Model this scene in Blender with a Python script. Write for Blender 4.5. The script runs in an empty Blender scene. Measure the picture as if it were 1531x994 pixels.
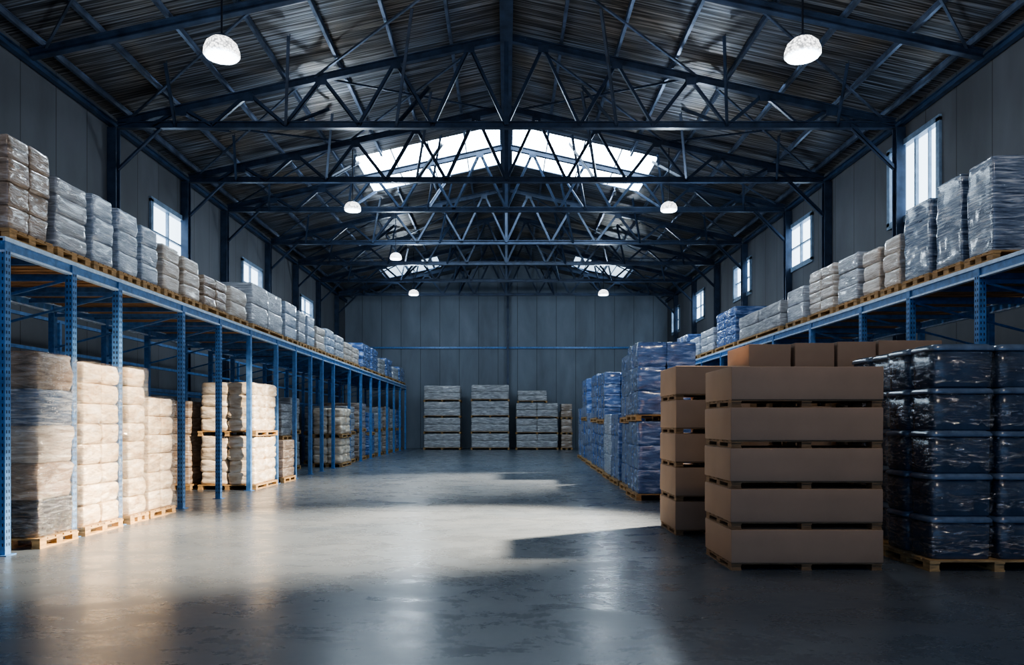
import bpy, bmesh, math, random
from mathutils import Vector, noise, Matrix
random.seed(7)
sc = bpy.context.scene
COL = sc.collection

# ------------------------------------------------------------------ materials
def nodes(name):
    m = bpy.data.materials.new(name); m.use_nodes = True
    nt = m.node_tree; b = nt.nodes["Principled BSDF"]
    return m, nt, b
def N(nt, t, **kw):
    n = nt.nodes.new(t)
    for k, v in kw.items(): setattr(n, k, v)
    return n
def coords(nt, scale):
    tc = N(nt, "ShaderNodeTexCoord"); mp = N(nt, "ShaderNodeMapping")
    mp.inputs["Scale"].default_value = scale
    nt.links.new(tc.outputs["Object"], mp.inputs["Vector"])
    return mp.outputs["Vector"]
def ramp(nt, fac, stops):
    r = N(nt, "ShaderNodeValToRGB")
    el = r.color_ramp.elements
    el[0].position = stops[0][0]; el[0].color = (*stops[0][1], 1)
    el[1].position = stops[-1][0]; el[1].color = (*stops[-1][1], 1)
    for p, c in stops[1:-1]:
        e = el.new(p); e.color = (*c, 1)
    nt.links.new(fac, r.inputs["Fac"])
    return r.outputs["Color"]
def ntex(nt, vec, scale, detail=4, dist=0.0, rough=0.55):
    n = N(nt, "ShaderNodeTexNoise")
    n.inputs["Scale"].default_value = scale; n.inputs["Detail"].default_value = detail
    n.inputs["Distortion"].default_value = dist; n.inputs["Roughness"].default_value = rough
    nt.links.new(vec, n.inputs["Vector"])
    return n.outputs["Fac"]
def bump(nt, b, h, strength=0.3, dist=0.02):
    bp = N(nt, "ShaderNodeBump")
    bp.inputs["Strength"].default_value = strength; bp.inputs["Distance"].default_value = dist
    nt.links.new(h, bp.inputs["Height"]); nt.links.new(bp.outputs["Normal"], b.inputs["Normal"])

def simple(name, c, rough=0.5, metal=0.0, var=0.25, scale=6, sc3=(1, 1, 1), bmp=0.0, coat=0.0):
    m, nt, b = nodes(name)
    v = coords(nt, sc3); f = ntex(nt, v, scale)
    lo = tuple(x * (1 - var) for x in c); hi = tuple(min(1, x * (1 + var)) for x in c)
    nt.links.new(ramp(nt, f, [(0.3, lo), (0.7, hi)]), b.inputs["Base Color"])
    b.inputs["Roughness"].default_value = rough; b.inputs["Metallic"].default_value = metal
    b.inputs["Coat Weight"].default_value = coat; b.inputs["Coat Roughness"].default_value = 0.15
    if bmp: bump(nt, b, f, bmp, 0.02)
    return m

def wrapped(name, c1, c2, c3, rough=0.3, coat=0.7, zs=9, bs=0.5):
    m, nt, b = nodes(name)
    v = coords(nt, (1.2, 1.2, zs)); f = ntex(nt, v, 2.2, 6, 0.6)
    nt.links.new(ramp(nt, f, [(0.3, c1), (0.52, c2), (0.7, c3)]), b.inputs["Base Color"])  # palest stop: film whitening plus streak highlights painted into the colour
    v2 = coords(nt, (2.5, 2.5, zs * 1.6)); g = ntex(nt, v2, 2.5, 5, 1.2)
    b.inputs["Roughness"].default_value = rough
    b.inputs["Coat Weight"].default_value = coat; b.inputs["Coat Roughness"].default_value = 0.12
    bump(nt, b, g, bs, 0.05)
    return m

def film(name, tint=(0.9, 0.93, 1.0), amt=0.35, lo=0.06, a=0.42, c=0.68):
    m, nt, b = nodes(name); nt.nodes.remove(b)
    out = nt.nodes["Material Output"]
    tr = N(nt, "ShaderNodeBsdfTransparent"); gl = N(nt, "ShaderNodeBsdfGlossy")
    gl.inputs["Roughness"].default_value = 0.14; gl.inputs["Color"].default_value = (*tint, 1)
    mx = N(nt, "ShaderNodeMixShader")
    v = coords(nt, (1.5, 1.5, 7)); f = ntex(nt, v, 3, 6, 1.5)
    mr = N(nt, "ShaderNodeMapRange"); mr.inputs[1].default_value = a; mr.inputs[2].default_value = c
    mr.inputs[3].default_value = lo; mr.inputs[4].default_value = amt
    nt.links.new(f, mr.inputs[0]); nt.links.new(mr.outputs[0], mx.inputs["Fac"])
    bp = N(nt, "ShaderNodeBump"); bp.inputs["Strength"].default_value = 1.0; bp.inputs["Distance"].default_value = 0.10
    nt.links.new(f, bp.inputs["Height"]); nt.links.new(bp.outputs["Normal"], gl.inputs["Normal"])
    nt.links.new(tr.outputs[0], mx.inputs[1]); nt.links.new(gl.outputs[0], mx.inputs[2])
    nt.links.new(mx.outputs[0], out.inputs["Surface"])
    return m

def emis(name, c, s, patt=0):
    m, nt, b = nodes(name)
    b.inputs["Base Color"].default_value = (0.8, 0.85, 0.9, 1)
    b.inputs["Emission Color"].default_value = (*c, 1)
    b.inputs["Emission Strength"].default_value = s
    if patt:
        tc = N(nt, "ShaderNodeTexCoord"); vo = N(nt, "ShaderNodeTexVoronoi"); vo.inputs["Scale"].default_value = patt
        nt.links.new(tc.outputs["Object"], vo.inputs["Vector"])
        nt.links.new(ramp(nt, vo.outputs["Distance"], [(0.25, c), (0.75, tuple(x * 0.12 for x in c))]), b.inputs["Emission Color"])
    return m

M = {}
M['rack'] = simple("blue_rack_paint", (0.075, 0.20, 0.44), 0.38, 0.1, 0.3, 9)
M['beam'] = simple("blue_beam_lit_edge", (0.50, 0.66, 0.88), 0.35, 0.1, 0.2, 9)  # light blue, raised to paint in the lit highlight along the beam edge
M['hole'] = simple("dark_slot", (0.01, 0.015, 0.03), 0.8)
M['truss'] = simple("truss_paint", (0.036, 0.056, 0.098), 0.36, 0.25, 0.4, 3)
M['eave'] = simple("eave_beam_paint", (0.03, 0.06, 0.12), 0.4, 0.2, 0.4, 3)
M['purlin'] = simple("galvanised_purlin", (0.17, 0.215, 0.30), 0.35, 0.75, 0.5, 2)
M['wood'] = simple("pallet_wood", (0.40, 0.25, 0.11), 0.75, 0, 0.45, 5, (1, 1, 8), 0.3)
M['wooddk'] = simple("old_pallet_wood", (0.20, 0.12, 0.06), 0.8, 0, 0.45, 5, (1, 1, 8), 0.3)
M['deck'] = simple("deck_boards", (0.30, 0.17, 0.08), 0.8, 0, 0.5, 3, (1, 6, 1), 0.3)
M['card'] = simple("cardboard", (0.32, 0.215, 0.145), 0.75, 0, 0.07, 2)
M['tape'] = simple("packing_tape", (0.40, 0.27, 0.16), 0.25, 0, 0.1, 4)
M['cream'] = wrapped("cream_wrapped_sacks", (0.50, 0.36, 0.23), (0.80, 0.68, 0.52), (0.95, 0.90, 0.82), 0.35, 0.6, 4, 0.45)
M['silver'] = wrapped("silver_stretch_wrap", (0.18, 0.20, 0.24), (0.46, 0.50, 0.56), (0.88, 0.91, 0.95), 0.33, 0.7, 16, 0.6)
M['silverblue'] = wrapped("bluish_stretch_wrap", (0.12, 0.18, 0.28), (0.46, 0.55, 0.68), (0.90, 0.94, 0.99), 0.3, 0.7, 16, 0.6)
M['navysilver'] = wrapped("navy_goods_stretch_wrap", (0.03, 0.06, 0.13), (0.26, 0.34, 0.47), (0.88, 0.93, 0.98), 0.26, 0.9, 14, 0.8)  # navy goods; the dark tone also holds the shade of the front face
M['brown'] = wrapped("brown_wrapped_cartons", (0.15, 0.11, 0.08), (0.38, 0.29, 0.22), (0.68, 0.64, 0.60), 0.3, 0.8, 7, 0.6)
M['beige'] = wrapped("beige_wrapped_cartons", (0.36, 0.29, 0.23), (0.60, 0.54, 0.47), (0.86, 0.84, 0.81), 0.36, 0.6, 12, 0.5)
M['black'] = wrapped("black_stretch_wrap", (0.012, 0.014, 0.02), (0.03, 0.035, 0.045), (0.25, 0.27, 0.3), 0.25, 0.9, 9, 0.6)
M['blue'] = wrapped("blue_stretch_wrap", (0.03, 0.07, 0.20), (0.09, 0.18, 0.43), (0.48, 0.60, 0.84), 0.25, 0.9, 6, 0.7)
M['navy'] = simple("navy_plastic", (0.040, 0.064, 0.105), 0.25, 0, 0.3, 3, coat=0.6)
M['rim'] = simple("navy_plastic_lid", (0.10, 0.145, 0.215), 0.22, 0, 0.3, 5, coat=0.8)
M['grey'] = wrapped("grey_stretch_wrap", (0.16, 0.17, 0.18), (0.36, 0.37, 0.38), (0.7, 0.72, 0.74), 0.35, 0.5, 8, 0.5)
M['film'] = film("clear_stretch_film", amt=0.65, lo=0.04, a=0.47, c=0.66)
M['filmw'] = film("warm_stretch_film", (1, 0.95, 0.88), 0.5)
M['lamp'] = emis("lamp_diffuser", (1, 0.99, 0.97), 4.5, 22)
M['winpane'] = emis("frosted_daylight_glass", (0.66, 0.83, 1.0), 4.5)
M['sky'] = emis("skylight_sheet", (0.70, 0.86, 1.0), 14.0)
M['sky2'] = emis("dimmed_skylight_sheet", (0.60, 0.80, 1.0), 2.0)  # same skylight sheet, glow turned down to weaken its streak on the floor
M['frame'] = simple("window_frame_paint", (0.20, 0.28, 0.38), 0.4, 0.1)

# walls
def wallmat(name, axis, base):
    m, nt, b = nodes(name)
    tc = N(nt, "ShaderNodeTexCoord"); sp = N(nt, "ShaderNodeSeparateXYZ")
    nt.links.new(tc.outputs["Object"], sp.inputs[0])
    def mth(op, a, bb=None):
        n = N(nt, "ShaderNodeMath", operation=op)
        if isinstance(a, (int, float)): n.inputs[0].default_value = a
        else: nt.links.new(a, n.inputs[0])
        if bb is not None:
            if isinstance(bb, (int, float)): n.inputs[1].default_value = bb
            else: nt.links.new(bb, n.inputs[1])
        return n.outputs[0]
    c = sp.outputs[axis]
    fr = mth('FRACT', mth('DIVIDE', mth('ADD', c, 100), 1.3))
    groove = mth('LESS_THAN', mth('ABSOLUTE', mth('SUBTRACT', fr, 0.5)), 0.012)
    v = coords(nt, (1.0, 1.0, 0.3)); f = ntex(nt, v, 0.8, 6, 0.4)
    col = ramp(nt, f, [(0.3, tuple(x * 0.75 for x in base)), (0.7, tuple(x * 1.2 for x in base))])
    mx = N(nt, "ShaderNodeMix", data_type='RGBA')
    nt.links.new(groove, mx.inputs[0]); nt.links.new(col, mx.inputs[6]); mx.inputs[7].default_value = tuple(x * 0.35 for x in base) + (1,)
    nt.links.new(mx.outputs[2], b.inputs["Base Color"])
    b.inputs["Roughness"].default_value = 0.65
    h = mth('MULTIPLY', groove, -1.0)
    bump(nt, b, h, 0.4, 0.02)
    return m
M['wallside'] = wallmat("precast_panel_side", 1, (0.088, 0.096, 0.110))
M['wallback'] = wallmat("precast_panel_back", 0, (0.185, 0.22, 0.265))  # raised and blued, putting extra blue light into the panel colour

def floormat():
    m, nt, b = nodes("polished_concrete")
    v = coords(nt, (1, 1, 1))
    f1 = ntex(nt, v, 0.3, 8, 0.4); f2 = ntex(nt, v, 3.5, 8, 0.5, 0.6)
    c1 = ramp(nt, f1, [(0.3, (0.072, 0.092, 0.118)), (0.7, (0.120, 0.138, 0.160))])
    c2 = ramp(nt, f2, [(0.35, (0.84, 0.86, 0.88)), (0.65, (1, 1, 1))])
    mx = N(nt, "ShaderNodeMix", data_type='RGBA', blend_type='MULTIPLY'); mx.inputs[0].default_value = 0.8
    nt.links.new(c1, mx.inputs[6]); nt.links.new(c2, mx.inputs[7]); nt.links.new(mx.outputs[2], b.inputs["Base Color"])
    v3 = coords(nt, (0.6, 1.0, 1)); f4 = ntex(nt, v3, 1.8, 10, 0.4, 0.75)
    mr = N(nt, "ShaderNodeMapRange"); mr.inputs[1].default_value = 0.38; mr.inputs[2].default_value = 0.62
    mr.inputs[3].default_value = 0.22; mr.inputs[4].default_value = 0.36
    nt.links.new(f4, mr.inputs[0]); nt.links.new(mr.outputs[0], b.inputs["Roughness"])
    f3 = ntex(nt, v, 1.8, 4, 0.3)
    bump(nt, b, f3, 0.07, 0.03)
    b.inputs["Specular IOR Level"].default_value = 0.5
    return m
M['floor'] = floormat()

def foil():
    m, nt, b = nodes("foil_insulation")
    v = coords(nt, (0.16, 7.0, 0.16)); f = ntex(nt, v, 3.0, 2, 0.12, 0.4)
    v2 = coords(nt, (0.5, 0.5, 0.5)); g = ntex(nt, v2, 1.0, 4, 0.5)
    c1 = ramp(nt, f, [(0.34, (0.04, 0.04, 0.043)), (0.5, (0.14, 0.138, 0.135)), (0.66, (0.38, 0.385, 0.40))])
    c2 = ramp(nt, g, [(0.35, (1.0, 0.84, 0.66)), (0.62, (0.84, 0.94, 1.08))])
    mx = N(nt, "ShaderNodeMix", data_type='RGBA', blend_type='MULTIPLY'); mx.inputs[0].default_value = 0.9
    nt.links.new(c1, mx.inputs[6]); nt.links.new(c2, mx.inputs[7]); nt.links.new(mx.outputs[2], b.inputs["Base Color"])
    b.inputs["Metallic"].default_value = 0.6; b.inputs["Roughness"].default_value = 0.42
    bump(nt, b, f, 0.5, 0.04)
    return m
M['foil'] = foil()

# ------------------------------------------------------------------ mesh builder
class MB:
    def __init__(s): s.v = []; s.f = []; s.mi = []; s.mats = []; s.sm = []
    def mat(s, k):
        if k not in s.mats: s.mats.append(k)
        return s.mats.index(k)
    def box(s, x0, x1, y0, y1, z0, z1, k):
        i = len(s.v); mi = s.mat(k)
        s.v += [(x0,y0,z0),(x1,y0,z0),(x1,y1,z0),(x0,y1,z0),(x0,y0,z1),(x1,y0,z1),(x1,y1,z1),(x0,y1,z1)]
        for q in ((0,3,2,1),(4,5,6,7),(0,1,5,4),(1,2,6,5),(2,3,7,6),(3,0,4,7)):
            s.f.append(tuple(i + a for a in q)); s.mi.append(mi); s.sm.append(False)
    def quad(s, pts, k):
        i = len(s.v); s.v += [tuple(p) for p in pts]; s.f.append(tuple(range(i, i + len(pts)))); s.mi.append(s.mat(k)); s.sm.append(False)
    def strut(s, p0, p1, w, h, k, prof='box'):
        p0 = Vector(p0); p1 = Vector(p1); d = (p1 - p0).normalized()
        up = Vector((0, 0, 1)) if abs(d.z) < 0.95 else Vector((0, 1, 0))
        a = d.cross(up).normalized(); b = a.cross(d).normalized()
        def bx(wa, hb, oa=0, ob=0):
            i = len(s.v); mi = s.mat(k)
            for p in (p0, p1):
                for sa, sb in ((-1,-1),(1,-1),(1,1),(-1,1)):
                    s.v.append(tuple(p + a * (sa * wa / 2 + oa) + b * (sb * hb / 2 + ob)))
            for q in ((0,1,2,3),(7,6,5,4),(0,4,5,1),(1,5,6,2),(2,6,7,3),(3,7,4,0)):
                s.f.append(tuple(i + t for t in q)); s.mi.append(mi); s.sm.append(False)
        if prof == 'I':
            t = min(w, h) * 0.16
            bx(w, t, 0, h / 2 - t / 2); bx(w, t, 0, -h / 2 + t / 2); bx(t, h - 2 * t)
        elif prof == 'L':
            t = min(w, h) * 0.2
            bx(w, t, 0, -h / 2 + t / 2); bx(t, h, -w / 2 + t / 2, 0)
        else: bx(w, h)
    def rbox(s, x0, x1, y0, y1, z0, z1, k, r=0.04, n=6, amp=0.02, fr=2.5, pinch=0.0, seed=0.0, layers=1):
        """rounded, wrinkled block"""
        mi = s.mat(k)
        c = Vector(((x0+x1)/2, (y0+y1)/2, (z0+z1)/2)); hs = Vector(((x1-x0)/2, (y1-y0)/2, (z1-z0)/2))
        r = min(r, min(hs) * 0.95); inner = hs - Vector((r, r, r))
        vmap = {}
        def axis_samples(h):
            q = [-h, -h + r * 0.3, -h + r]
            for j in range(1, n): q.append(-h + r + (2 * (h - r)) * j / n)
            q += [h - r, h - r * 0.3, h]
            return q
        S = [axis_samples(hs.x), axis_samples(hs.y), axis_samples(hs.z)]
        def vert(p, key):
            if key in vmap: return vmap[key]
            q = Vector((max(-inner.x, min(inner.x, p.x)), max(-inner.y, min(inner.y, p.y)), max(-inner.z, min(inner.z, p.z))))
            d = p - q
            nn = d.normalized() if d.length > 1e-6 else Vector((0, 0, 1))
            w = q + nn * r
            P = w + c
            a = noise.noise(Vector((P.x * fr + seed, P.y * fr, P.z * fr * 2.0))) * amp
            a += noise.noise(Vector((P.x * fr * 3, P.y * fr * 3 + seed, P.z * fr * 5))) * amp * 0.5
            if pinch:
                t = (w.z / (2 * hs.z) + 0.5) * layers
                t = abs((t % 1.0) - 0.5) * 2
                a -= pinch * t ** 3
            nh = Vector((nn.x, nn.y, 0 if nn.z < 0 else nn.z * 0.5))
            P = P + nh * a
            vmap[key] = len(s.v); s.v.append(tuple(P)); return vmap[key]
        for ax in range(3):
            u, v = (ax + 1) % 3, (ax + 2) % 3
            for sg in (-1, 1):
                for i in range(len(S[u]) - 1):
                    for j in range(len(S[v]) - 1):
                        ids = []
                        for a_, b_ in ((i, j), (i+1, j), (i+1, j+1), (i, j+1)):
                            p = [0, 0, 0]; kk = [0, 0, 0]
                            p[ax] = sg * hs[ax]; kk[ax] = 0 if sg < 0 else len(S[ax]) - 1
                            p[u] = S[u][a_]; kk[u] = a_; p[v] = S[v][b_]; kk[v] = b_
                            ids.append(vert(Vector(p), tuple(kk)))
                        if sg < 0: ids.reverse()
                        s.f.append(tuple(ids)); s.mi.append(mi); s.sm.append(True)
    def lathe(s, cx, cy, prof, k, n=28, sx=1, sy=1, e=2.0, capb=True, capt=True, smooth=True):
        mi = s.mat(k); base = len(s.v)
        for r, z in prof:
            for i in range(n):
                t = 2 * math.pi * (i + 0.5) / n
                ct, st = math.cos(t), math.sin(t)
                x = math.copysign(abs(ct) ** (2 / e), ct); y = math.copysign(abs(st) ** (2 / e), st)
                s.v.append((cx + x * r * sx, cy + y * r * sy, z))
        for j in range(len(prof) - 1):
            for i in range(n):
                a = base + j * n + i; b = base + j * n + (i + 1) % n
                s.f.append((a, b, b + n, a + n)); s.mi.append(mi); s.sm.append(smooth)
        if capb: s.f.append(tuple(base + i for i in reversed(range(n)))); s.mi.append(mi); s.sm.append(False)
        if capt:
            o = base + (len(prof) - 1) * n
            s.f.append(tuple(o + i for i in range(n))); s.mi.append(mi); s.sm.append(False)
    def done(s, name):
        me = bpy.data.meshes.new(name); me.from_pydata(s.v, [], s.f)
        for k in s.mats: me.materials.append(M[k])
        me.polygons.foreach_set("material_index", s.mi); me.polygons.foreach_set("use_smooth", s.sm)
        me.update()
        o = bpy.data.objects.new(name, me); COL.objects.link(o)
        return o

def pallet(b, x0, x1, y0, y1, z, h=0.14, k='wood'):
    t = h * 0.16
    W = x1 - x0; D = y1 - y0
    nb = max(5, int(D / 0.18))
    for i in range(nb):
        a = y0 + (D) * i / nb
        b.box(x0, x1, a, a + D / nb * 0.82, z + h - t, z + h, k)
    for fx in (0, 0.5, 1):
        cx = x0 + 0.06 + (W - 0.12) * fx
        b.box(cx - 0.06, cx + 0.06, y0, y1, z + h - 2 * t, z + h - t - 0.001, k)
        b.box(cx - 0.06, cx + 0.06, y0 + 0.004, y1 - 0.004, z, z + t, k)
        for fy in (0, 0.5, 1):
            cy = y0 + 0.08 + (D - 0.16) * fy
            b.box(cx - 0.055, cx + 0.055, cy - 0.07, cy + 0.07, z + t, z + h - 2 * t, k)

CNT = [0]
def load(name, x0, x1, y0, y1, z0, z1, mat, nx=1, ny=1, nz=3, style='wrap', tiers=1, ph=0.14, wood='wood', flm=None, mats=None, n=None):
    CNT[0] += 1; sd = CNT[0] * 3.7
    b = MB()
    th = (z1 - z0) / tiers
    for t in range(tiers):
        zb = z0 + th * t
        pallet(b, x0 - 0.01, x1 + 0.01, y0 - 0.01, y1 + 0.01, zb, ph, wood)
        zb += ph; zt = z0 + th * (t + 1)
        m0 = 0.03
        for k in range(nz):
            a = zb + (zt - zb) * k / nz; c = zb + (zt - zb) * (k + 1) / nz
            mm = mats[(t * nz + k) % len(mats)] if mats else mat
            for i in range(nx):
                for j in range(ny):
                    j1 = random.uniform(-0.012, 0.012); j2 = random.uniform(-0.012, 0.012)
                    xa = x0 + m0 + (x1 - x0 - 2*m0) * i / nx; xb = x0 + m0 + (x1 - x0 - 2*m0) * (i + 1) / nx
                    ya = y0 + m0 + (y1 - y0 - 2*m0) * j / ny; yb = y0 + m0 + (y1 - y0 - 2*m0) * (j + 1) / ny
                    if style == 'wrap':
                        b.rbox(xa + j1, xb + j1, ya + j2, yb + j2, a, c + 0.005, mm, 0.035, n or 5, 0.022, 2.8, 0.012, sd + i + j * 3)
                    elif style == 'sack':
                        b.rbox(xa + j1, xb + j1, ya + j2, yb + j2, a - 0.005, c + 0.015, mm, 0.075, n or 5, 0.045, 3.2, 0.0, sd + i + j * 3 + k)
                    elif style == 'box':
                        b.rbox(xa + j1*.5, xb + j1*.5, ya + j2*.5, yb + j2*.5, a, c + 0.003, mm, 0.05, n or 5, 0.025, 3.2, 0.025, sd + i + j * 3 + k)
    if flm:
        b.rbox(x0 - 0.02, x1 + 0.02, y0 - 0.02, y1 + 0.02, z0 + 0.05, z1 + 0.03, flm, 0.06, 12, 0.03, 3.5, 0.03, sd, nz * tiers)
    return b.done(name)

def carton_stack(name, x0, x1, y0, y1, z0, z1, tiers, mat='card', ph=0.085, ny=1, nx=1):
    b = MB(); th = (z1 - z0) / tiers
    for t in range(tiers):
        zb = z0 + th * t; zt = zb + th
        o = random.uniform(-0.008, 0.008)
        pallet(b, x0 + 0.01, x1 - 0.01, y0 + 0.01, y1 - 0.01, zb, ph, 'wooddk')
        for i in range(nx):
            xa = x0 + (x1 - x0) * i / nx; xb = x0 + (x1 - x0) * (i + 1) / nx
            b.rbox(xa + o + 0.003, xb + o - 0.003, y0 - 0.005, y1 + 0.005, zb + ph, zt - 0.002, mat, 0.012, 3, 0.006, 1.5, 0, t)
            if t == tiers - 1:
                ym = (y0 + y1) / 2
                b.box(xa + 0.02 + o, xb - 0.02 + o, ym - 0.04, ym + 0.04, zt - 0.004, zt + 0.002, 'tape')
    return b.done(name)

# ------------------------------------------------------------------ shell
WX = 10.8; Y0 = -5.0; Y1 = 49.3; RZ = 12.5; SL = 0.22
def roofz(x): return RZ - SL * abs(x)
b = MB(); b.box(-WX - .3, WX + .3, Y0, Y1 + .3, -0.2, 0, 'floor'); b.done("floor")

def side_wall(name, sx, wins):
    b = MB(); xa, xb = sorted((sx * WX, sx * (WX + 0.25)))
    zt = roofz(WX) + 0.05; cur = Y0
    for (a, c, z0, z1) in wins:
        b.box(xa, xb, cur, a, 0, zt, 'wallside')
        b.box(xa, xb, a, c, 0, z0, 'wallside'); b.box(xa, xb, a, c, z1, zt, 'wallside')
        cur = c
    b.box(xa, xb, cur, Y1, 0, zt, 'wallside')
    b.done(name)
winR = [(18.3, 20.7, 7.2, 9.3), (25.9, 28.3, 7.45, 9.1), (32.4, 34.8, 7.45, 9.0), (40.0, 42.2, 7.45, 9.0), (45.8, 47.8, 7.45, 9.0)]
winL = [(22.3, 24.9, 6.7, 8.5), (30.0, 32.4, 6.7, 8.4), (38.5, 40.9, 6.9, 8.4)]
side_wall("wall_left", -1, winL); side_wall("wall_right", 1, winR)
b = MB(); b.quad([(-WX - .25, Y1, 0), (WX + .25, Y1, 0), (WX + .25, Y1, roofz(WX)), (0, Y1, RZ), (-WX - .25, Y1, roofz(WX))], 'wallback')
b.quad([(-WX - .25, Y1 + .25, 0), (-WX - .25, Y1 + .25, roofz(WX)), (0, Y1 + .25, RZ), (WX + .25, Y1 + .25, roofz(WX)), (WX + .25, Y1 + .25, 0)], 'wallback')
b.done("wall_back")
b = MB()
for z in (6.72,): b.box(-WX, WX, Y1 - 0.12, Y1 - 0.002, z - 0.06, z + 0.06, 'rack')
b.done("trim_1")
wn = 0
for sx, wins in ((-1, winL), (1, winR)):
    for (a, c, z0, z1) in wins:
        wn += 1; b = MB()
        def bx(x0, x1, *r):
            p, q = sorted((sx * x0, sx * x1)); b.box(p, q, *r)
        bx(WX + 0.12, WX + 0.14, a, c, z0, z1, 'winpane')
        f = 0.09
        for (p, q, r, t) in ((a - .06, a + f, z0, z1), (c - f, c + .06, z0, z1), (a - .06, c + .06, z0 - .08, z0 + f), (a - .06, c + .06, z1 - f, z1 + .06)):
            bx(WX - 0.07, WX + 0.118, p, q, r, t, 'frame')
        m = (a + c) / 2
        bx(WX + 0.03, WX + 0.118, m - 0.035, m + 0.035, z0, z1, 'frame')
        if wn != 4:
            zm = (z0 + z1) / 2; bx(WX + 0.04, WX + 0.118, a, c, zm - 0.025, zm + 0.025, 'frame')
        else:
            for q in (a + (c-a)*.25, a + (c-a)*.75): bx(WX + 0.04, WX + 0.118, q - 0.02, q + 0.02, z0, z1, 'frame')
        b.done("window_%d" % wn)

# roof (with real skylight strips)
b = MB()
def roofpatch(bb, x0, x1, y0, y1, k, dz=0.0):
    for s in (-1, 1):
        pts = [(s*x0, y0, roofz(x0)+dz), (s*x1, y0, roofz(x1)+dz), (s*x1, y1, roofz(x1)+dz), (s*x0, y1, roofz(x0)+dz)]
        if s > 0: pts.reverse()
        bb.quad(pts, k)
E = WX + 0.3
SK1 = (26.6, 30.6, 0.22, 5.5); SK2 = (43.8, 46.6, 4.1, 7.4)
roofpatch(b, 0, E, Y0, SK1[0], 'foil'); roofpatch(b, 0, SK1[2], SK1[0], SK1[1], 'foil'); roofpatch(b, SK1[3], E, SK1[0], SK1[1], 'foil')
roofpatch(b, 0, E, SK1[1], SK2[0], 'foil'); roofpatch(b, 0, SK2[2], SK2[0], SK2[1], 'foil'); roofpatch(b, SK2[3], E, SK2[0], SK2[1], 'foil')
roofpatch(b, 0, E, SK2[1], Y1 + .3, 'foil')
b.done("ceiling")
for i, S in enumerate((SK1, SK2)):
    b = MB(); roofpatch(b, S[2], S[3], S[0], S[1], 'sky' if i == 0 else 'sky2', 0.03)
    for s in (-1, 1):
        nb = 4
        for j in range(nb + 1):
            x = S[2] + (S[3] - S[2]) * j / nb
            b.strut((s*x, S[0], roofz(x)), (s*x, S[1], roofz(x)), 0.04, 0.05, 'truss')
    b.done("skylight" if i == 0 else "skylight.001")

# purlins + ridge
b = MB()
PX = [1.5, 3.0, 4.5, 6.0, 7.5, 9.0, 10.3]
for s in (-1, 1):
    for x in PX:
        z = roofz(x) - 0.11
        segs = [(Y0, SK1[0]), (SK1[1], Y1)] if x < SK1[3] else [(Y0, Y1)]
        for (p, q) in segs:
            b.strut((s*x, p, z), (s*x, q, z), 0.08, 0.15, 'purlin', 'I')
b.strut((0, Y0, RZ - 0.30), (0, Y1, RZ - 0.30), 0.34, 0.34, 'truss', 'I')
b.done("roof_purlins")
b = MB()
for s in (-1, 1):
    b.strut((s*(WX - .12), Y0, 9.82), (s*(WX - .12), Y1, 9.82), 0.14, 0.16, 'eave', 'I')
b.done("eave_beam")

TY = [20.0, 24.5, 27.9, 33.0, 37.3, 41.8, 46.3]
RY = [7.5, 11.6, 16.3]
def top(x): return roofz(x) - 0.33
def truss(y, full):
    b = MB(); X = WX - 0.25; zb = 9.78
    for s in (-1, 1):
        b.strut((s*X, y, top(X)), (0, y, top(0)), 0.15, 0.20, 'truss', 'I')
    if full:
        b.strut((-X, y, zb), (X, y, zb), 0.16, 0.18, 'truss', 'I')
        b.strut((0, y, zb), (0, y, top(0)), 0.12, 0.12, 'truss')
        nodesb = [0, 2.0, 4.0, 6.0, 8.0, 9.6]; nodest = [1.0, 3.0, 5.0, 7.0, 8.8]
        for s in (-1, 1):
            for i, xt in enumerate(nodest):
                b.strut((s*nodesb[i], y, zb), (s*xt, y, top(xt)), 0.10, 0.10, 'truss', 'L')
                b.strut((s*xt, y, top(xt)), (s*nodesb[i+1], y, zb), 0.10, 0.10, 'truss', 'L')
            for xg in nodest:
                b.box(s*xg - 0.14, s*xg + 0.14, y - 0.085, y - 0.075, top(xg) - 0.22, top(xg) - 0.02, 'truss')
        for s in (-1, 1):
            b.strut((s*(X + .02), y, 8.6), (s*(X - 1.2), y, zb), 0.10, 0.10, 'truss', 'L')
        for s in (-1, 1):
            for x in (3.0, 6.0, 9.0):
                b.strut((s*x, y, zb), (s*(x-.7), y + 2.1, roofz(x-.7) - 0.2), 0.08, 0.09, 'truss', 'L')
                b.strut((s*x, y, zb), (s*(x-.7), y - 2.1, roofz(x-.7) - 0.2), 0.08, 0.09, 'truss', 'L')
    return b.done("roof_truss" if full else "roof_rafter")
for y in RY: truss(y, False)
for y in TY: truss(y, True)
# cross bracing rods in roof plane
b = MB()
ys = RY + TY
for i in range(0, len(ys) - 1, 1):
    for s in (-1, 1):
        for (xa, xb_) in ((0.5, 5.2), (5.4, 10.2)):
            if 24 < ys[i] < 30 and xa < 1: continue
            b.strut((s*xa, ys[i], roofz(xa) - 0.25), (s*xb_, ys[i+1], roofz(xb_) - 0.25), 0.05, 0.05, 'purlin')
            if i % 2: b.strut((s*xb_, ys[i], roofz(xb_) - 0.25), (s*xa, ys[i+1], roofz(xa) - 0.25), 0.05, 0.05, 'truss')
b.done("roof_bracing")
# wall columns
for s in (-1, 1):
    for y in TY:
        b = MB(); xx = s*(WX - 0.13)
        b.strut((xx, y, 0), (xx, y, 9.7), 0.24, 0.24, 'truss', 'I'); b.done("wall_column")
for x in (0.1,):
    b = MB(); b.strut((x, Y1 - 0.22, 0), (x, Y1 - 0.22, 12.0), 0.14, 0.14, 'truss', 'I'); b.done("wall_column")

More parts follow.
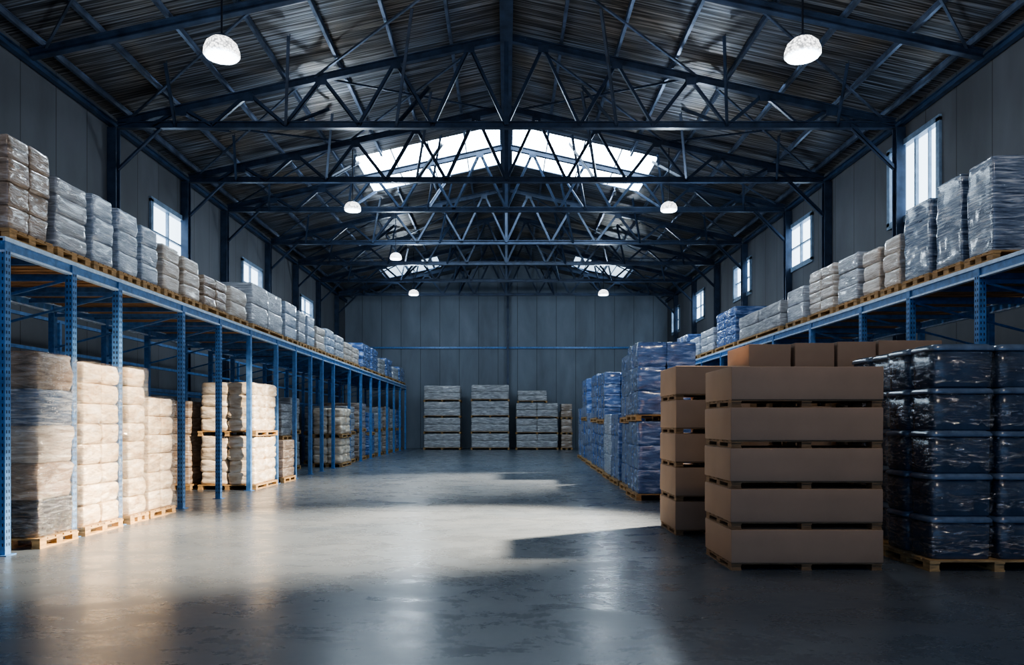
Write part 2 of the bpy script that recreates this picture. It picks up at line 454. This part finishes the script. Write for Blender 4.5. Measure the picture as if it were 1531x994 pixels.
# ------------------------------------------------------------------ lamps
for (x, y, z, w, e) in ((-5.57, 14.4, 9.02, .69, 300), (5.80, 14.4, 9.02, .69, 300), (-5.2, 24.9, 9.0, .56, 300), (5.5, 24.9, 9.0, .56, 300),
                     (-4.85, 32.3, 9.0, .52, 250), (-5.2, 41.3, 9.0, .56, 400), (5.45, 41.3, 9.0, .58, 400),
                     (-5.6, 4.0, 9.02, .76, 250), (5.7, 4.0, 9.02, .76, 600)):  # last pair is unseen, added for warm highlights on the near film
    b = MB(); r = w / 2
    prof = [(r*0.62, z - r*0.52), (r*0.9, z - r*0.48), (r*1.0, z - r*0.36), (r*0.98, z - r*0.1), (r*0.85, z + r*0.25), (r*0.58, z + r*0.50), (r*0.22, z + r*0.62)]
    b.lathe(x, y, prof, 'lamp', 32)
    b.lathe(x, y, [(r*0.24, z + r*0.60), (r*0.24, z + r*0.76), (r*0.08, z + r*0.84)], 'truss', 16)
    b.strut((x, y, z + r*0.8), (x, y, roofz(x) - 0.02), 0.03, 0.03, 'hole')
    b.done("pendant_lamp")
    ld = bpy.data.lights.new("pendant_glow", 'POINT'); ld.energy = e; ld.color = (0.75, 0.88, 1.0) if y > 5 else (1.0, 0.85, 0.68); ld.shadow_soft_size = 0.3
    ld.specular_factor = 0.1 if y > 5 else 1.0
    lo = bpy.data.objects.new("pendant_glow", ld); lo.location = (x, y, z - 0.75); COL.objects.link(lo)

# ------------------------------------------------------------------ racks
def rack(name, s, xf, xr, ys, zt, detail):
    b = MB()
    def bx(x0, x1, *r):
        p, q = sorted((s*x0, s*x1)); b.box(p, q, *r)
    for i, y in enumerate(ys):
        for x in (xf, xr):
            w = 0.055
            bx(x - w, x + w, y - w, y + w, 0, zt - 0.01, 'rack')
            bx(x - 0.10, x + 0.10, y - 0.10, y + 0.10, 0, 0.012, 'rack')
            if x == xf and i < detail:
                z = 0.12
                while z < zt - 0.2:
                    for o in (-0.024, 0.024):
                        b.box(s*x + o - 0.008, s*x + o + 0.008, y - w - 0.002, y - w + 0.01, z, z + 0.04, 'hole')
                        bx(x - w - 0.002, x - w + 0.01, y + o - 0.008, y + o + 0.008, z, z + 0.04, 'hole')
                    z += 0.085
        b.strut((s*xf, y, zt - 0.25), (s*xr, y, zt - 0.25), 0.05, 0.06, 'rack')
        b.strut((s*xf, y, zt - 0.25), (s*xr, y, zt - 0.9), 0.035, 0.035, 'rack')
    ya, yb = ys[0] - 0.06, ys[-1] + 0.06
    for x in (xf, xr):
        bx(x - 0.03, x + 0.03, ya, yb, zt - 0.17, zt - 0.02, 'rack')
        bx(x - 0.06, x + 0.045, ya, yb, zt - 0.055, zt + 0.0, 'beam')
        bx(x - 0.05, x + 0.035, ya, yb, zt - 0.20, zt - 0.17, 'beam')
    bx(xr - 0.03, xr + 0.03, ya, yb, 1.1, 1.18, 'rack'); bx(xr - 0.03, xr + 0.03, ya, yb, 2.5, 2.58, 'rack')
    y = ya
    while y < yb - 0.25:
        bx(xf + 0.05, xr - 0.05, y, y + 0.17, zt - 0.035, zt - 0.005, 'deck'); y += 0.235
    n = int((yb - ya) / 1.1)
    for i in range(n + 1):
        y = ya + 0.05 + (yb - ya - 0.1) * i / n
        bx(xf, xr, y - 0.03, y + 0.03, zt - 0.12, zt - 0.036, 'rack')
    return b.done(name)
DZ = 4.08
LY = [9.44, 10.9, 12.2, 14.6, 16.5, 18.45, 20.6, 22.4, 24.2, 25.7, 27.4, 30.2, 32.6, 35.0, 37.4, 39.8, 42.2, 44.6, 47.0]
rack("pallet_rack", -1, 6.45, 9.0, LY, DZ, 5)
rack("pallet_rack.001", 1, 7.15, 9.7, [9.3, 11.1, 13.0, 14.75, 17.2, 19.6, 22, 24.4, 26.8, 29.2, 31.6, 34.0], DZ, 4)
b = MB()
for y in [11.5, 13.2, 15.0, 16.8, 19, 21, 23, 25.5, 28, 31, 34, 37, 40, 43, 46]:
    b.box(-10.25, -10.17, y - 0.04, y + 0.04, 0, 4.0, 'rack'); 
for z in (1.2, 2.55, 3.3, 4.0): b.box(-10.24, -10.18, 11.4, 46.1, z - 0.035, z + 0.035, 'rack')
b.done("wall_storage_frame")

# ------------------------------------------------------------------ loads on left deck
L = [ (9.50, 10.42, 5.46, 'brown', 'wrap', 4), (10.52, 11.35, 5.25, 'silver', 'wrap', 4), (11.45, 12.1, 5.30, 'silverblue', 'wrap', 3),
      (12.2, 12.9, 5.28, 'silverblue', 'wrap', 3), (13.0, 13.65, 5.22, 'silverblue', 'wrap', 3), (13.8, 14.55, 5.08, 'beige', 'wrap', 3),
      (14.7, 15.5, 5.05, 'beige', 'wrap', 3), (15.7, 17.0, 4.88, 'brown', 'wrap', 3), (17.2, 18.3, 4.92, 'beige', 'wrap', 2),
      (18.6, 21.2, 5.27, 'silver', 'wrap', 2), (21.5, 22.7, 5.28, 'silverblue', 'wrap', 3), (22.9, 23.7, 5.2, 'silver', 'wrap', 3),
      (23.9, 24.8, 5.2, 'silverblue', 'wrap', 3), (25.0, 26.2, 5.0, 'beige', 'wrap', 3), (26.4, 27.6, 5.1, 'silverblue', 'wrap', 3),
      (27.9, 29.2, 5.05, 'silver', 'wrap', 3), (29.5, 30.8, 4.95, 'beige', 'wrap', 3), (31.0, 32.2, 4.9, 'beige', 'wrap', 3),
      (33.0, 35.0, 5.3, 'blue', 'wrap', 3), (35.3, 37.0, 5.3, 'blue', 'wrap', 3), (37.4, 39.2, 5.0, 'grey', 'wrap', 3), (39.6, 41.5, 5.2, 'blue', 'wrap', 3),
      (42, 44, 4.9, 'silver', 'wrap', 3), (44.4, 46.6, 5.1, 'blue', 'wrap', 3)]
for i, (a, c, z, m, st, nz) in enumerate(L):
    w = 1.15
    load("wrapped_pallet_load", -6.42 - w, -6.42, a, c, DZ, z, m, 2 if m in ('brown', 'beige') else 1, 2 if (c - a > 1.2 or m == 'brown') else 1, nz, st, n=7 if i < 10 else 4)
R = [ (10.73, 11.40, 5.62, 'navysilver', 1), (11.5, 12.25, 5.62, 'navysilver', 1), (12.35, 13.2, 5.50, 'navysilver', 1),
      (13.32, 13.95, 5.14, 'beige', 3), (14.05, 14.75, 5.08, 'beige', 3), (14.9, 15.85, 5.18, 'silver', 3), (16.0, 17.35, 5.2, 'beige', 4),
      (17.6, 18.7, 5.0, 'silver', 2), (19.1, 22.6, 4.9, 'grey', 2), (22.9, 25.0, 5.35, 'blue', 4), (25.3, 27.0, 5.0, 'silver', 3), (27.2, 28.6, 4.9, 'silverblue', 3),
      (28.9, 30.8, 5.2, 'blue', 3), (31.2, 33.5, 5.0, 'silver', 3)]
for i, (a, c, z, m, nz) in enumerate(R):
    load("wrapped_pallet_load", 7.1, 8.3, a, c, DZ, z, m, 2 if m == 'beige' else 1, 2 if c - a > 1.3 else 1, nz, 'wrap', n=10 if i < 3 else 6)

# ------------------------------------------------------------------ loads on left floor
load("wrapped_pallet_load", -7.15, -6.28, 9.90, 10.78, 0, 2.66, 'brown', 1, 1, 5, 'sack', flm='filmw', mats=['black', 'brown', 'beige', 'navysilver', 'brown'], n=7)
load("wrapped_pallet_load", -7.30, -6.30, 11.0, 12.08, 0, 2.62, 'cream', 2, 2, 8, 'box', n=5, flm='filmw')
load("wrapped_pallet_load", -7.30, -6.30, 12.32, 12.95, 0, 2.64, 'cream', 2, 1, 8, 'box', n=5, flm='filmw')
load("wrapped_pallet_load", -7.30, -6.30, 13.02, 14.0, 0, 2.16, 'cream', 2, 2, 6, 'box', n=5, flm='filmw')
load("wrapped_pallet_load", -7.80, -6.34, 18.62, 20.4, 0, 2.72, 'cream', 2, 2, 4, 'sack', tiers=2, ph=0.13, n=6)
load("wrapped_pallet_load", -8.9, -8.0, 18.6, 20.3, 0, 2.25, 'brown', 1, 1, 5, 'wrap')
load("wrapped_pallet_load", -8.8, -7.9, 15.0, 16.2, 0, 2.1, 'brown', 1, 1, 5, 'wrap')
load("wrapped_pallet_load", -7.0, -6.3, 20.85, 22.0, 0, 1.2, 'brown', 1, 1, 4, 'wrap')
load("wrapped_pallet_load", -8.6, -7.0, 23.0, 24.1, 0, 2.3, 'grey', 1, 1, 4, 'wrap', tiers=2)
load("wrapped_pallet_load", -7.45, -6.3, 28.2, 29.9, 0, 2.25, 'cream', 2, 2, 3, 'sack', tiers=2)
load("wrapped_pallet_load", -8.8, -7.6, 26.0, 27.2, 0, 2.6, 'grey', 1, 1, 4, 'wrap', tiers=2)
for (a, c, z, m) in ((30.5, 32.2, 2.4, 'grey'), (33, 34.7, 2.6, 'brown'), (35.4, 37.0, 2.2, 'blue'), (37.8, 39.4, 2.5, 'grey'), (40.3, 41.9, 2.6, 'brown'), (42.6, 44.3, 2.5, 'grey'), (45, 46.7, 2.5, 'blue')):
    load("wrapped_pallet_load", -8.4, -6.6, a, c, 0, z, m, 1, 1, 4, 'wrap', tiers=2, n=4)

# ------------------------------------------------------------------ right floor
carton_stack("carton_pallet_stack", 2.58, 4.34, 8.46, 9.56, 0, 2.35, 5)
carton_stack("carton_pallet_stack", 2.55, 3.68, 11.1, 12.2, 0, 2.56, 5)
xs = [(3.76, 4.42), (4.46, 5.08), (5.12, 5.72), (5.76, 6.75)]
for i, (a, c) in enumerate(xs):
    carton_stack("carton_pallet_stack", a, c, 11.4, 12.5, 0, 2.92 + 0.02 * i, 6)

def bin_stack(name, x0, x1, y0, y1, tiers, h, nx=2, ny=2, ph=0.13):
    b = MB(); pallet(b, x0 - .03, x1 + .03, y0 - .03, y1 + .03, 0, ph, 'wood')
    W = (x1 - x0) / nx; D = (y1 - y0) / ny
    for t in range(tiers):
        zb = ph + t * h
        for i in range(nx):
            for j in range(ny):
                cx = x0 + W * (i + .5) + random.uniform(-.014, .014); cy = y0 + D * (j + .5) + random.uniform(-.012, .012)
                b.lathe(cx, cy, [(0.90, zb), (0.92, zb + 0.015), (0.93, zb + h * .45), (0.94, zb + h * .83)], 'navy', 56, W / 2 * .98, D / 2 * .98, 7.5)
                b.lathe(cx, cy, [(0.92, zb + h*.84), (0.99, zb + h*.85), (1.0, zb + h * .87), (1.0, zb + h * .91), (0.98, zb + h * .93),
                      (0.96, zb + h * .965), (0.89, zb + h * 0.98), (0.87, zb + h * .999)], 'rim', 56, W / 2 * .98, D / 2 * .98, 7.5)
                b.rbox(cx - W/2*.965, cx + W/2*.965, cy - D/2*.965, cy + D/2*.965, zb + 0.01, zb + h * 0.98, 'film', 0.06, 12, 0.03, 5.0, 0.03, t * 2.3 + i * 5 + j)
    return b.done(name)
bin_stack("wrapped_bin_stack", 4.86, 6.4, 8.42, 9.5, 5, 0.495)
bin_stack("wrapped_bin_stack", 5.08, 6.6, 9.75, 10.9, 5, 0.50)

load("blue_wrapped_pallet_load", 2.85, 4.2, 16.1, 17.5, 0, 3.48, 'blue', 2, 2, 3, 'wrap', tiers=2, n=7)
load("blue_wrapped_pallet_load", 2.98, 4.4, 17.9, 19.3, 0, 3.4, 'blue', 2, 2, 3, 'wrap', tiers=2, n=6)
load("blue_wrapped_pallet_load", 3.0, 4.4, 19.8, 21.3, 0, 1.95, 'blue', 2, 2, 3, 'wrap', n=5)
load("blue_wrapped_pallet_load", 3.05, 4.4, 21.7, 23.3, 0, 1.95, 'silverblue', 2, 2, 3, 'wrap', n=5)
load("blue_wrapped_pallet_load", 3.15, 4.8, 23.8, 25.6, 0, 3.35, 'blue', 3, 3, 4, 'wrap', tiers=2, n=3)
load("blue_wrapped_pallet_load", 3.2, 5.0, 26.1, 28.0, 0, 3.45, 'blue', 3, 3, 4, 'wrap', tiers=2, n=3)
load("blue_wrapped_pallet_load", 3.3, 5.0, 28.6, 30.6, 0, 2.1, 'blue', 2, 2, 3, 'wrap', n=3)
load("blue_wrapped_pallet_load", 3.4, 5.2, 31.4, 33.4, 0, 3.6, 'blue', 3, 2, 3, 'wrap', tiers=2, n=3)
load("blue_wrapped_pallet_load", 3.5, 5.2, 34.2, 36.2, 0, 2.4, 'blue', 3, 2, 3, 'wrap', n=3)
# along back wall
load("wrapped_pallet_load", -5.25, -2.9, 46.6, 48.3, 0, 4.05, 'grey', 1, 1, 2, 'wrap', tiers=4, ph=0.12, n=10)
load("wrapped_pallet_load", -2.25, 0.2, 46.6, 48.3, 0, 4.1, 'grey', 1, 1, 2, 'wrap', tiers=4, ph=0.12, n=10)
load("wrapped_pallet_load", 0.6, 3.3, 46.6, 48.3, 0, 2.95, 'grey', 2, 1, 2, 'wrap', tiers=3, ph=0.12, n=8)
load("wrapped_pallet_load", 0.7, 2.6, 46.7, 48.2, 2.98, 3.75, 'grey', 1, 1, 2, 'wrap', tiers=1, ph=0.12, n=8)
load("wrapped_pallet_load", 3.45, 4.2, 46.6, 48.2, 0, 2.9, 'brown', 1, 1, 2, 'wrap', tiers=3, ph=0.12, n=5)

# ------------------------------------------------------------------ lights
def spot(name, loc, tgt, e, ang, blend, col, size, spec=0.15):
    ld = bpy.data.lights.new(name, 'SPOT'); ld.energy = e; ld.spot_size = math.radians(ang); ld.spot_blend = blend
    ld.color = col; ld.shadow_soft_size = size; ld.specular_factor = spec
    o = bpy.data.objects.new(name, ld); o.location = loc
    o.rotation_euler = (Vector(tgt) - Vector(loc)).to_track_quat('-Z', 'Y').to_euler(); COL.objects.link(o)
spot("sun_standin", (9.3, 16.2, 9.2), (-1.4, 11.8, 0), 150000, 30, 0.75, (1.0, 0.82, 0.60), 0.35)  # spots added indoors to stand in for sunlight from the right
spot("sun_standin_rear", (9.3, 27.2, 9.2), (-1.5, 21.0, 0), 70000, 36, 0.9, (1.0, 0.86, 0.68), 0.4)
spot("sun_standin_left_goods", (7.0, 9.0, 9.3), (-6.4, 12.2, 1.3), 58000, 16, 0.8, (1.0, 0.79, 0.56), 0.25, 0.6)  # this and the next: added spots aimed at the left goods
spot("sun_standin_left_mid", (7.0, 12.0, 9.3), (-6.6, 19.0, 1.4), 58000, 12, 0.8, (1.0, 0.83, 0.64), 0.25, 0.6)
w = bpy.data.worlds.new("World"); sc.world = w; w.use_nodes = True
bg = w.node_tree.nodes["Background"]; bg.inputs[0].default_value = (0.36, 0.59, 1.0, 1); bg.inputs[1].default_value = 1.05
try:
    sc.view_settings.look = 'AgX - Medium High Contrast'
    sc.view_settings.exposure = -0.25
except Exception as e: print(e)

# ------------------------------------------------------------------ camera
cd = bpy.data.cameras.new("camera"); cam = bpy.data.objects.new("camera", cd); COL.objects.link(cam)
cam.location = (0, 0, 1.7); cam.rotation_euler = (math.radians(90), 0, 0)
cd.sensor_width = 36; cd.lens = 1100 / 1531 * 36; cd.shift_x = 8.5 / 1531; cd.shift_y = 135 / 1531
cd.clip_start = 0.05; cd.clip_end = 300
sc.camera = cam
